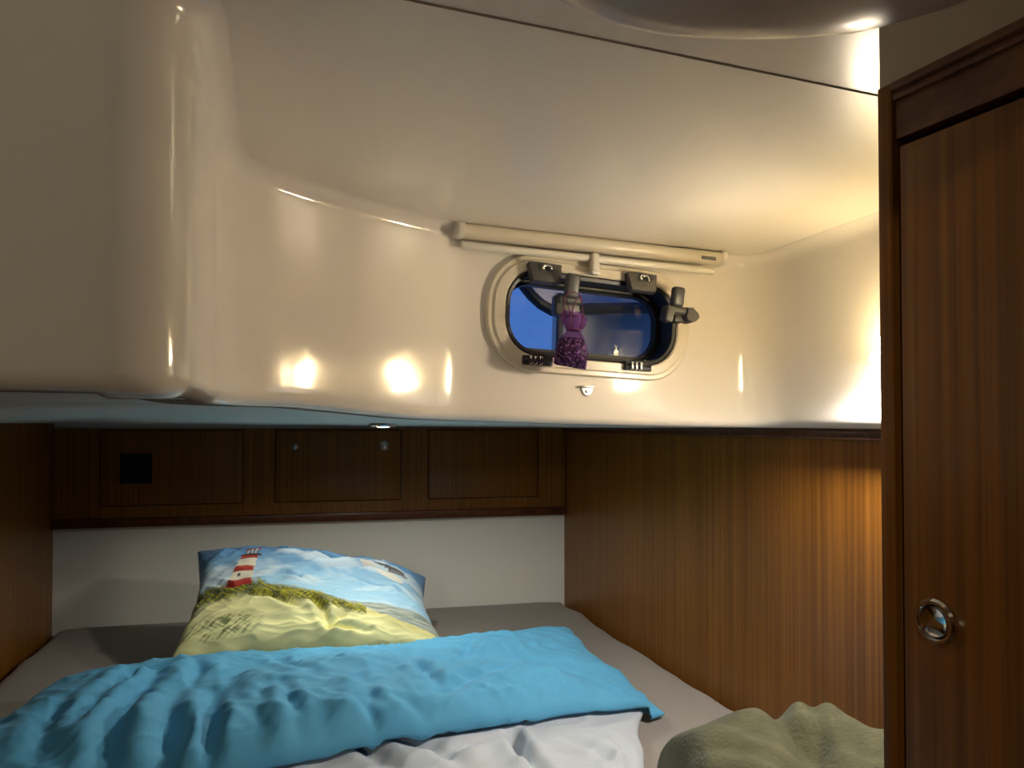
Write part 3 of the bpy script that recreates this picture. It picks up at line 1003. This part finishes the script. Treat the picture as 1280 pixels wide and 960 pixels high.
def cushion(name, mtl, quad, T, nu, nv_, top_fn, bot_fn, parent=None, pe=2.4, pinch=0.0, corner=0.0, edge_wave=None):
    """closed soft body over a quad (FL, FR, BR, BL as 3D points): top_fn / bot_fn give height over / under the mid surface"""
    bm = BM()
    FLq, FRq, BRq, BLq = [Vector(p) for p in quad]
    def mid(s, t):
        # corners stick out, edges bow in a little
        s2 = s + pinch * math.sin(math.pi * t) * (0.5 - s) * 2 * (abs(s - 0.5) * 2) ** 3 * 0.5
        t2 = t + pinch * math.sin(math.pi * s) * (0.5 - t) * 2 * (abs(t - 0.5) * 2) ** 3 * 0.5
        return FLq.lerp(FRq, s2).lerp(BLq.lerp(BRq, s2), t2)
    top = {}; uvw = {}
    def pr(s, t):
        e_ = (1 - abs(2 * s - 1) ** pe) * (1 - abs(2 * t - 1) ** pe)
        return max(0.0, e_) ** 0.5
    vt = [[None] * (nv_ + 1) for _ in range(nu + 1)]; vb = [[None] * (nv_ + 1) for _ in range(nu + 1)]
    info = []
    for i in range(nu + 1):
        for j in range(nv_ + 1):
            s = 0.5 - 0.5 * math.cos(math.pi * (0.08 + 0.84 * i / nu)) if False else i / nu
            t = j / nv_
            # denser towards the rim
            s = s + 0.06 * math.sin(-2 * math.pi * s) * -1 * -1 * 0.8
            t = t + 0.06 * math.sin(-2 * math.pi * t) * 0.8
            m_ = mid(s, t)
            if edge_wave:
                m_ = m_ + edge_wave(s, t)
            h = pr(s, t)
            vt[i][j] = bm.verts.new(m_ + top_fn(s, t, h, m_))
            info.append((s, t))
            if 0 < i < nu and 0 < j < nv_:
                vb[i][j] = None
            else:
                vb[i][j] = vt[i][j]
    for i in range(1, nu):
        for j in range(1, nv_):
            s = i / nu; t = j / nv_
            s = s - 0.048 * math.sin(2 * math.pi * s); t = t - 0.048 * math.sin(2 * math.pi * t)
            m_ = mid(s, t)
            if edge_wave:
                m_ = m_ + edge_wave(s, t)
            vb[i][j] = bm.verts.new(m_ - bot_fn(s, t, pr(s, t), m_))
            info.append((s, -1.0 - t))
    for i in range(nu):
        for j in range(nv_):
            bm.faces.new((vt[i][j], vt[i + 1][j], vt[i + 1][j + 1], vt[i][j + 1]))
            f = (vb[i][j], vb[i][j + 1], vb[i + 1][j + 1], vb[i + 1][j])
            if len(set(f)) == 4:
                try: bm.faces.new(f)
                except ValueError: pass
    bm.verts.index_update()
    o = finish(name, bm, mtl, parent, smooth=True)
    return o, info

def lerp3(a, b, t): return tuple(x + (y_ - x) * t for x, y_ in zip(a, b))
def sm(a, b, x):
    t = min(1, max(0, (x - a) / (b - a))); return t * t * (3 - 2 * t)
PIL = bpy.data.materials.new('printed_cotton')
PIL.use_nodes = True
nt = PIL.node_tree
pb = nt.nodes['Principled BSDF']; pb.inputs['Roughness'].default_value = 0.8; pb.inputs['Sheen Weight'].default_value = 0.1
ca = nt.nodes.new('ShaderNodeVertexColor'); ca.layer_name = 'print'
nt.links.new(ca.outputs[0], pb.inputs['Base Color'])
nb = nt.nodes.new('ShaderNodeTexNoise'); nb.inputs['Scale'].default_value = 420
tcn = nt.nodes.new('ShaderNodeTexCoord'); nt.links.new(tcn.outputs['Object'], nb.inputs['Vector'])
bp = nt.nodes.new('ShaderNodeBump'); bp.inputs['Strength'].default_value = 0.12; bp.inputs['Distance'].default_value = 0.0004
nt.links.new(nb.outputs['Fac'], bp.inputs['Height']); nt.links.new(bp.outputs[0], pb.inputs['Normal'])

def polyline_d(px_, py_, pl):
    best = 9.0; bt = 0.0
    n_ = len(pl) - 1
    for k in range(n_):
        ax, ay = pl[k]; bx, by = pl[k + 1]
        ex, ey = bx - ax, by - ay
        q1 = ((px_ - ax) * ex + (py_ - ay) * ey) / (ex * ex + ey * ey + 1e-12)
        q1 = 0.0 if q1 < 0 else 1.0 if q1 > 1 else q1
        d_ = math.hypot(px_ - ax - q1 * ex, py_ - ay - q1 * ey)
        if d_ < best:
            best = d_; bt = (k + q1) / n_
    return best, bt
def creases(x, y, L):
    """sum of soft folds: each is (polyline, depth, width): a valley with raised shoulders that fades at both ends"""
    z = 0.0
    for pl, dep_, wd in L:
        if abs(x - pl[0][0]) > 0.45 or abs(y - pl[0][1]) > 0.45:
            continue
        d_, t_ = polyline_d(x, y, pl)
        if d_ > wd * 5:
            continue
        f_ = math.sin(math.pi * min(1, max(0, 0.06 + 0.88 * t_))) ** 0.7
        z += dep_ * f_ * (-math.exp(-(d_ / wd) ** 2) + 0.55 * math.exp(-((d_ - 2.2 * wd) / (1.3 * wd)) ** 2))
    return z
def plan(pls, z):
    return [([at_z(u, v, z).xy[:] for u, v in pl], dp, wd) for pl, dp, wd in pls]
def lump1(x, y, sc, seed):
    return noise.noise(Vector((x * sc, y * sc, seed)))

# pillow
qFL = at_y(210, 832, 1.51); qFR = at_y(566, 822, 1.65); qBR = at_y(532, 722, 1.93); qBL = at_y(247, 690, 1.82)
PC = [([(0.24, 0.60), (0.40, 0.64), (0.60, 0.72)], 0.007, 0.018), ([(0.45, 0.50), (0.56, 0.62), (0.74, 0.70), (0.90, 0.68)], 0.009, 0.018), ([(0.46, 0.80), (0.60, 0.74), (0.72, 0.76)], 0.007, 0.014),
      ([(0.50, 0.30), (0.54, 0.20), (0.55, 0.08)], 0.010, 0.016), ([(0.26, 0.34), (0.36, 0.30), (0.46, 0.20)], 0.007, 0.016), ([(0.62, 0.18), (0.56, 0.10), (0.70, 0.08)], 0.008, 0.014),
      ([(0.12, 0.48), (0.20, 0.42), (0.30, 0.44)], 0.006, 0.014), ([(0.80, 0.52), (0.88, 0.42), (0.97, 0.36)], 0.007, 0.014), ([(0.66, 0.56), (0.74, 0.48), (0.86, 0.46)], 0.006, 0.013),
      ([(0.33, 0.88), (0.40, 0.80), (0.52, 0.84)], 0.006, 0.014), ([(0.74, 0.92), (0.80, 0.82), (0.92, 0.80)], 0.007, 0.014), ([(0.05, 0.70), (0.14, 0.74), (0.20, 0.86)], 0.006, 0.015), ([(0.28, 0.50), (0.40, 0.52), (0.50, 0.44)], 0.005, 0.012)]
def pil_top(s, t, h, m_):
    x, yv = s * 0.62, t * 0.62
    wr = 1.5 * creases(s, t, PC) + 0.010 * lump1(x, yv, 5, 7.0) + 0.004 * lump1(x, yv, 16, 2.0)
    wr += 0.0035 * ridge(x, yv, 0.45, 9, 26, 3.0, 2.0) + 0.0025 * ridge(x, yv, -0.3, 12, 34, 11.0, 2.0)
    fr_ = 0.006 * math.sin(s * 46 + 3 * lump1(x, yv, 6, 1.0)) * math.exp(-t / 0.06) + 0.005 * math.sin(t * 40) * (math.exp(-s / 0.05) + math.exp(-(1 - s) / 0.05))
    return Vector((0, -0.45, 0.9)) * (0.088 * h + wr * min(1, h * 1.5) + fr_ * min(1, h * 2))
def pil_bot(s, t, h, m_):
    z_t = min(m_.z - (MZ + 0.004), max(min(0.085 * h, 0.5), (m_.z - (MZ + 0.004)) * min(1, h * 2.2)))
    return Vector((0, 0, 1)) * z_t
pil, pinfo = cushion('pillow', PIL, (qFL, qFR, qBR, qBL), 0.1, 230, 200, pil_top, pil_bot, pinch=0.10, pe=2.8)
tag(pil, 'puffy pillow printed with a red lighthouse and dunes, leaning on the white panel', 'pillow')
def paint(s, t):
    """printed picture in pillow coordinates: s to the right, t up"""
    t = t * 1.51 if t < 0.42 else 0.635 + (t - 0.42) * 0.79
    N = lambda a, b, c=0.0: noise.noise(Vector((a, b, c)))
    fr_ = lambda a, b, c=0.0: noise.fractal(Vector((a, b, c)), 0.9, 2.0, 4)
    # sky
    col = lerp3((0.34, 0.58, 0.78), (0.085, 0.24, 0.48), sm(0.62, 1.0, t + 0.03 * N(s * 3, t * 3)))
    cl = sm(0.05, 0.55, fr_(s * 3.2, t * 6.5, 4.0) + 0.25 * (1 - abs(t - 0.72) * 4))
    col = lerp3(col, (0.66, 0.76, 0.84), cl * 0.75)
    # sea on the right
    seat = 0.42 + 0.015 * N(s * 9, 1)
    if s > 0.5 and t < seat:
        k = sm(0.58, 0.66, s)
        wv = fr_(s * 9, t * 40, 2.0)
        c2 = lerp3((0.22, 0.27, 0.25), (0.47, 0.50, 0.45), sm(-0.4, 0.5, wv))
        col = lerp3(col, c2, k)
    # dune
    crest = 0.66 - 0.02 * s if s < 0.30 else 0.654 - (s - 0.30) * 0.80 - max(0, s - 0.62) * 0.05
    crest += 0.012 * N(s * 14, 3)
    crest = max(crest, 0.24 - (s - 0.75) * 0.25)
    if t < crest:
        sd = lerp3((0.70, 0.66, 0.33), (0.90, 0.86, 0.43), sm(-0.5, 0.5, fr_(s * 5, t * 9, 1.0)))
        sd = lerp3(sd, (0.58, 0.50, 0.16), 0.55 * sm(0.12, 0.0, crest - t))
        col = sd
    # grass along the crest
    g0 = crest - t
    bl_ = N((s + t * 0.5) * 70, t * 9, 8.0) + 0.6 * N((s - t * 0.6) * 95, t * 12, 3.0)
    width = 0.21 if s < 0.42 else 0.21 - (s - 0.42) * 0.45
    if s < 0.70 and -0.03 < g0 < width + 0.05 * N(s * 12, t * 6):
        den = sm(-0.035, 0.02, g0 + 0.03 * bl_) * sm(width + 0.03, width * 0.45, g0 + 0.03 * bl_)
        gc = lerp3((0.016, 0.030, 0.006), (0.46, 0.42, 0.030), sm(-0.35, 0.65, bl_))
        col = lerp3(col, gc, min(1, den * (0.60 + 0.75 * sm(-0.4, 0.3, bl_ + 0.3))))
    # tuft at lower left
    dx, dy = (s - 0.17) / 0.17, (t - 0.20) / 0.13
    rr = dx * dx + dy * dy
    if rr < 1.3:
        b2 = N((s - t * 0.45) * 85, t * 10, 20.0) + 0.5 * N((s + t * 0.7) * 85, t * 10, 26.0)
        den = sm(1.2, 0.2, rr) * sm(-0.15, 0.5, b2)
        col = lerp3(col, lerp3((0.03, 0.06, 0.02), (0.20, 0.24, 0.06), sm(0, 0.9, b2)), den * 0.95)
    # lighthouse
    tb, tt = 0.635, 0.865
    if tb - 0.02 < t < 0.985:
        kk = (t - tb) / (tt - tb)
        cx = 0.215 + 0.040 * kk
        hw = 0.052 - 0.019 * kk
        if kk <= 1.0:
            if abs(s - cx) < hw:
                band = int(min(4, max(0, kk * 4.6)))
                c2 = (0.40, 0.035, 0.025) if band in (0, 2, 4) else (0.72, 0.66, 0.54)
                if abs(s - cx + 0.012) < 0.005 and abs(kk - 0.36) < 0.04:
                    c2 = (0.06, 0.05, 0.05)
                col = c2
        elif t < 0.878:
            if abs(s - cx) < 0.046: col = (0.05, 0.02, 0.02)
        elif t < 0.925:
            if abs(s - cx) < 0.026:
                x = abs((s - cx) / 0.026)
                col = (0.10, 0.04, 0.04) if (x > 0.82 or abs(x - 0.3) < 0.10) else (0.42, 0.52, 0.60)
        else:
            hw2 = 0.034 * math.sqrt(max(0, 1 - ((t - 0.925) / 0.05) ** 2))
            if abs(s - cx) < hw2: col = (0.34, 0.03, 0.025)
    # gull
    gx, gy = s - 0.80, t - 0.80
    for (ax, ay, bx, by, wd, cc) in ((-0.10, 0.10, -0.01, 0.02, 0.022, (0.62, 0.60, 0.56)), (-0.085, 0.115, 0.09, 0.06, 0.016, (0.10, 0.10, 0.10)), (-0.02, 0.02, 0.07, -0.03, 0.026, (0.70, 0.68, 0.64)), (0.03, 0.05, 0.10, 0.04, 0.02, (0.20, 0.20, 0.22))):
        L2 = (bx - ax) ** 2 + (by - ay) ** 2
        q1 = min(1, max(0, ((gx - ax) * (bx - ax) + (gy - ay) * (by - ay)) / L2))
        dd = math.hypot(gx - ax - q1 * (bx - ax), gy - ay - q1 * (by - ay))
        if dd < wd * (1 - 0.6 * abs(q1 - 0.5)):
            col = cc
    return col

me = pil.data
at = me.color_attributes.new('print', 'FLOAT_COLOR', 'POINT')
flat = []
for s, t in pinfo:
    c = paint(s, t) if t >= 0 else (0.30, 0.45, 0.60)
    flat.extend((c[0], c[1], c[2], 1.0))
at.data.foreach_set('color', flat)

# pale duvet lying in front, its far edge tucked under the blue one
pq = (Vector((-0.42, 0.74, -0.512)), Vector((0.190, 0.84, -0.512)), at_z(800, 884, -0.512), at_z(300, 905, -0.512))
ZP = -0.485
PLC = plan([([(395, 945), (450, 950), (500, 985)], 0.012, 0.012), ([(560, 965), (590, 945), (640, 930), (650, 960)], 0.013, 0.011), ([(640, 925), (655, 950), (690, 990)], 0.014, 0.010),
            ([(700, 925), (760, 945), (800, 985)], 0.008, 0.010), ([(765, 915), (785, 935), (790, 970)], 0.007, 0.009), ([(690, 945), (740, 950), (770, 935)], 0.006, 0.009), ([(480, 945), (540, 955), (600, 990)], 0.007, 0.012)], ZP)
def pale_top(s, t, h, m_):
    x, yv = m_.x, m_.y
    wr = 0.012 * lump1(x, yv, 8, 3.0) + creases(x, yv, PLC) + 0.003 * ridge(x, yv, 0.9, 10, 24, 6.0, 2.0)
    return Vector((0, 0, 1)) * (0.036 * h * (0.6 + 0.4 * sm(0.25, -0.2, x)) + 0.012 * h + wr * min(1, 1.5 * h))
def pale_bot(s, t, h, m_):
    return Vector((0, 0, 1)) * 0.012 * h

pale, _ = cushion('pale_duvet', PALE, pq, 0.05, 150, 110, pale_top, pale_bot, pinch=0.05, pe=3.0,
                  edge_wave=lambda s, t: Vector((0.014 * lump1(s * 5, t * 7, 1.0, 61.0), 0.014 * lump1(s * 6, t * 5, 1.0, 67.0), 0)))
tag(pale, 'pale grey crumpled duvet in front of the blue one', 'duvet')

# blue duvet folded across the berth
from mathutils.bvhtree import BVHTree
PALE_TREE = BVHTree.FromPolygons([v_.co + pale.location for v_ in pale.data.vertices], [p_.vertices[:] for p_ in pale.data.polygons])
def rest_z(x, yv):
    z = MZ + 0.006
    for t_ in (PALE_TREE,):
        for ox, oy in ((0, 0), (0.014, 0), (-0.014, 0), (0, 0.014), (0, -0.014)):
            h_ = t_.ray_cast(Vector((x + ox, yv + oy, 0.0)), Vector((0, 0, -1)))
            if h_[0] is not None:
                z = max(z, h_[0].z + 0.006)
    return z
bq = (Vector((-0.815, 0.86, -0.475)), at_z(832, 876, -0.497), at_z(712, 786, -0.450), at_z(78, 849, -0.47))
ZB = -0.42
BLC = plan([([(205, 838), (165, 872), (140, 905), (128, 948)], 0.020, 0.016), ([(192, 838), (165, 842), (146, 858), (130, 866)], 0.022, 0.014), ([(95, 905), (110, 885), (128, 872)], 0.014, 0.013),
            ([(268, 872), (266, 905), (254, 945)], 0.016, 0.012), ([(300, 850), (292, 880), (300, 915)], 0.007, 0.012), ([(350, 878), (362, 898), (378, 915)], 0.010, 0.009), ([(436, 905), (428, 930)], 0.014, 0.008),
            ([(345, 822), (368, 852), (402, 872)], 0.008, 0.010), ([(495, 832), (528, 853), (552, 876)], 0.012, 0.011), ([(556, 880), (590, 856), (640, 842)], 0.009, 0.012), ([(450, 862), (462, 890), (452, 915)], 0.007, 0.012),
            ([(470, 805), (500, 818), (540, 822)], 0.007, 0.010), ([(590, 800), (580, 820), (600, 840)], 0.009, 0.010), ([(620, 800), (650, 818), (690, 822)], 0.007, 0.010), ([(650, 860), (690, 872), (730, 868)], 0.006, 0.012),
            ([(700, 905), (720, 888), (760, 876)], 0.008, 0.010), ([(640, 925), (650, 900), (680, 880)], 0.008, 0.012), ([(560, 935), (548, 905), (560, 890)], 0.009, 0.012), ([(490, 935), (500, 910), (520, 895)], 0.007, 0.012),
            ([(50, 925), (58, 900), (80, 868)], 0.010, 0.014), ([(215, 940), (208, 905), (222, 870)], 0.009, 0.013), ([(330, 935), (322, 905), (335, 880)], 0.007, 0.013), ([(240, 822), (250, 845), (235, 865)], 0.008, 0.011), ([(400, 830), (425, 845), (450, 842)], 0.005, 0.010)], ZB)
def blue_top(s, t, h, m_):
    x, yv = m_.x, m_.y
    hh = 0.074 * h * (0.92 + 0.08 * math.sin(s * 5))
    wr = 0.012 * lump1(x, yv, 5.5, 13.0) + 0.005 * lump1(x, yv, 12, 14.0) + creases(x, yv, BLC) * 0.85
    wr += 0.0040 * ridge(x, yv, 1.3, 20, 6, 1.0, 2.0) + 0.0035 * ridge(x, yv, 0.6, 24, 8, 5.0, 2.0) + 0.0025 * ridge(x, yv, 2.3, 34, 12, 9.0, 2.0)
    fr_ = 0.006 * math.sin(s * 75 + 4 * lump1(x, yv, 5, 1.0)) * math.exp(-t / 0.07)
    e_ = min(1, h * 1.6)
    return Vector((0, 0, 1)) * (hh + wr * e_ + fr_ * e_) + Vector((0.1, -0.35, 0)) * wr * e_
def blue_bot(s, t, h, m_):
    return Vector((0, 0, 1)) * (m_.z - max(m_.z - 0.09 * min(1, 2 * h), rest_z(m_.x, m_.y)))
def blue_wave(s, t):
    m_ = bq[0].lerp(bq[1], s).lerp(bq[3].lerp(bq[2], s), t)
    wv = 0.010 * noise.noise(Vector((s * 7, t * 5, 3.3))) - 0.090 * math.sin(math.pi * s ** 1.3) * (1 - t)
    dz = -0.03 * math.sin(math.pi * s) * t + 0.006 * noise.noise(Vector((s * 9, t * 9, 8.8)))
    want = rest_z(m_.x, m_.y + wv) + 0.004
    front = max(0, 1 - t / 0.25)
    z = m_.z + dz
    z = z + (want - z) * front if z > want else want
    return Vector((0, wv, z - m_.z))
blue, _ = cushion('blue_duvet', BLUE, bq, 0.1, 280, 130, blue_top, blue_bot, pinch=0.06, pe=3.0, edge_wave=blue_wave)
tag(blue, 'bright blue duvet folded into a long bolster across the berth in front of the pillow', 'duvet')

# olive fleece blanket heaped by the right wall
LOBES = [((0.292, 0.990), (0.130, 0.170), 0.122, 0.3), ((0.335, 1.06), (0.095, 0.095), 0.124, 0.2), ((0.425, 1.065), (0.075, 0.10), 0.135, 0.0), ((0.475, 0.98), (0.110, 0.150), 0.128, -0.4), ((0.38, 0.82), (0.17, 0.18), 0.105, 0.2), ((0.50, 0.84), (0.14, 0.16), 0.12, 0.0), ((0.275, 0.88), (0.085, 0.15), 0.095, 0.1), ((0.52, 0.93), (0.06, 0.14), 0.11, 0.2)]
OLC = plan([([(958, 884), (985, 915), (1020, 950)], 0.010, 0.014), ([(1014, 885), (1022, 910), (1028, 945)], 0.008, 0.011), ([(890, 900), (915, 915), (945, 935)], 0.005, 0.013), ([(1050, 905), (1062, 930), (1085, 950)], 0.006, 0.011),
            ([(870, 930), (920, 945), (980, 955)], 0.005, 0.013), ([(985, 900), (1005, 905), (1018, 890)], 0.004, 0.010)], -0.41)
def olive_h(x, yv):
    acc = 0.0
    for (cx, cy), (rx, ry), hh, a in LOBES:
        c, s_ = math.cos(a), math.sin(a)
        dx, dy = x - cx, yv - cy
        p_ = ((dx * c + dy * s_) / rx) ** 2 + ((-dx * s_ + dy * c) / ry) ** 2
        if p_ < 1:
            acc += (hh * math.sqrt(1 - p_)) ** 7
    z = acc ** (1 / 7) if acc > 0 else 0.0
    if z <= 0.0:
        return 0.0
    lim = right_x(yv) - 0.016 - x
    z = min(z, 0.5 * z + 2.0 * max(0, lim)) if lim < 0.05 else z
    l2 = x - 0.207
    if l2 <= 0:
        return 0.0
    z = min(z, 0.130 * math.sqrt(max(0, 1 - (1 - min(l2, 0.075) / 0.075) ** 2)))
    e_ = min(1, z / 0.05)
    return max(0.0, z + e_ * (creases(x, yv, OLC) + 0.006 * lump1(x, yv, 12, 31.0) + 0.0025 * lump1(x, yv, 30, 33.0))) if lim > 0.0 else 0.0
bm = BM()
n1, n2 = 190, 190
bx0, bx1, by0, by1 = 0.15, 0.62, 0.66, 1.19
hg = [[olive_h(bx0 + (bx1 - bx0) * i / n1, by0 + (by1 - by0) * j / n2) for j in range(n2 + 1)] for i in range(n1 + 1)]
vv = {}
def gv(i, j, b_):
    k = (i, j, b_)
    if k not in vv:
        vv[k] = bm.verts.new((bx0 + (bx1 - bx0) * i / n1, by0 + (by1 - by0) * j / n2, MZ + 0.006 + (0 if b_ else max(0.003, hg[i][j]))))
    return vv[k]
for i in range(n1):
    for j in range(n2):
        if min(hg[i][j], hg[i + 1][j], hg[i + 1][j + 1], hg[i][j + 1]) > 0.0:
            bm.faces.new((gv(i, j, 0), gv(i + 1, j, 0), gv(i + 1, j + 1, 0), gv(i, j + 1, 0)))
            bm.faces.new((gv(i, j, 1), gv(i, j + 1, 1), gv(i + 1, j + 1, 1), gv(i + 1, j, 1)))
bl_ed = [e_ for e_ in bm.edges if e_.is_boundary]
key = {v_: k for k, v_ in vv.items()}
for e_ in bl_ed:
    a, b = e_.verts
    if key[a][2] == 0 and key[b][2] == 0:
        a1_, b1_ = vv[(key[a][0], key[a][1], 1)], vv[(key[b][0], key[b][1], 1)]
        try: bm.faces.new((a, b, b1_, a1_))
        except ValueError: pass
bmesh.ops.recalc_face_normals(bm, faces=bm.faces)
for it in range(6):
    bmesh.ops.smooth_vert(bm, verts=bm.verts, factor=0.5, use_axis_x=True, use_axis_y=True, use_axis_z=True)
tag(finish('olive_blanket', bm, OLIVE, smooth=True), 'olive green fleece blanket heaped on the mattress against the wooden wall', 'blanket')
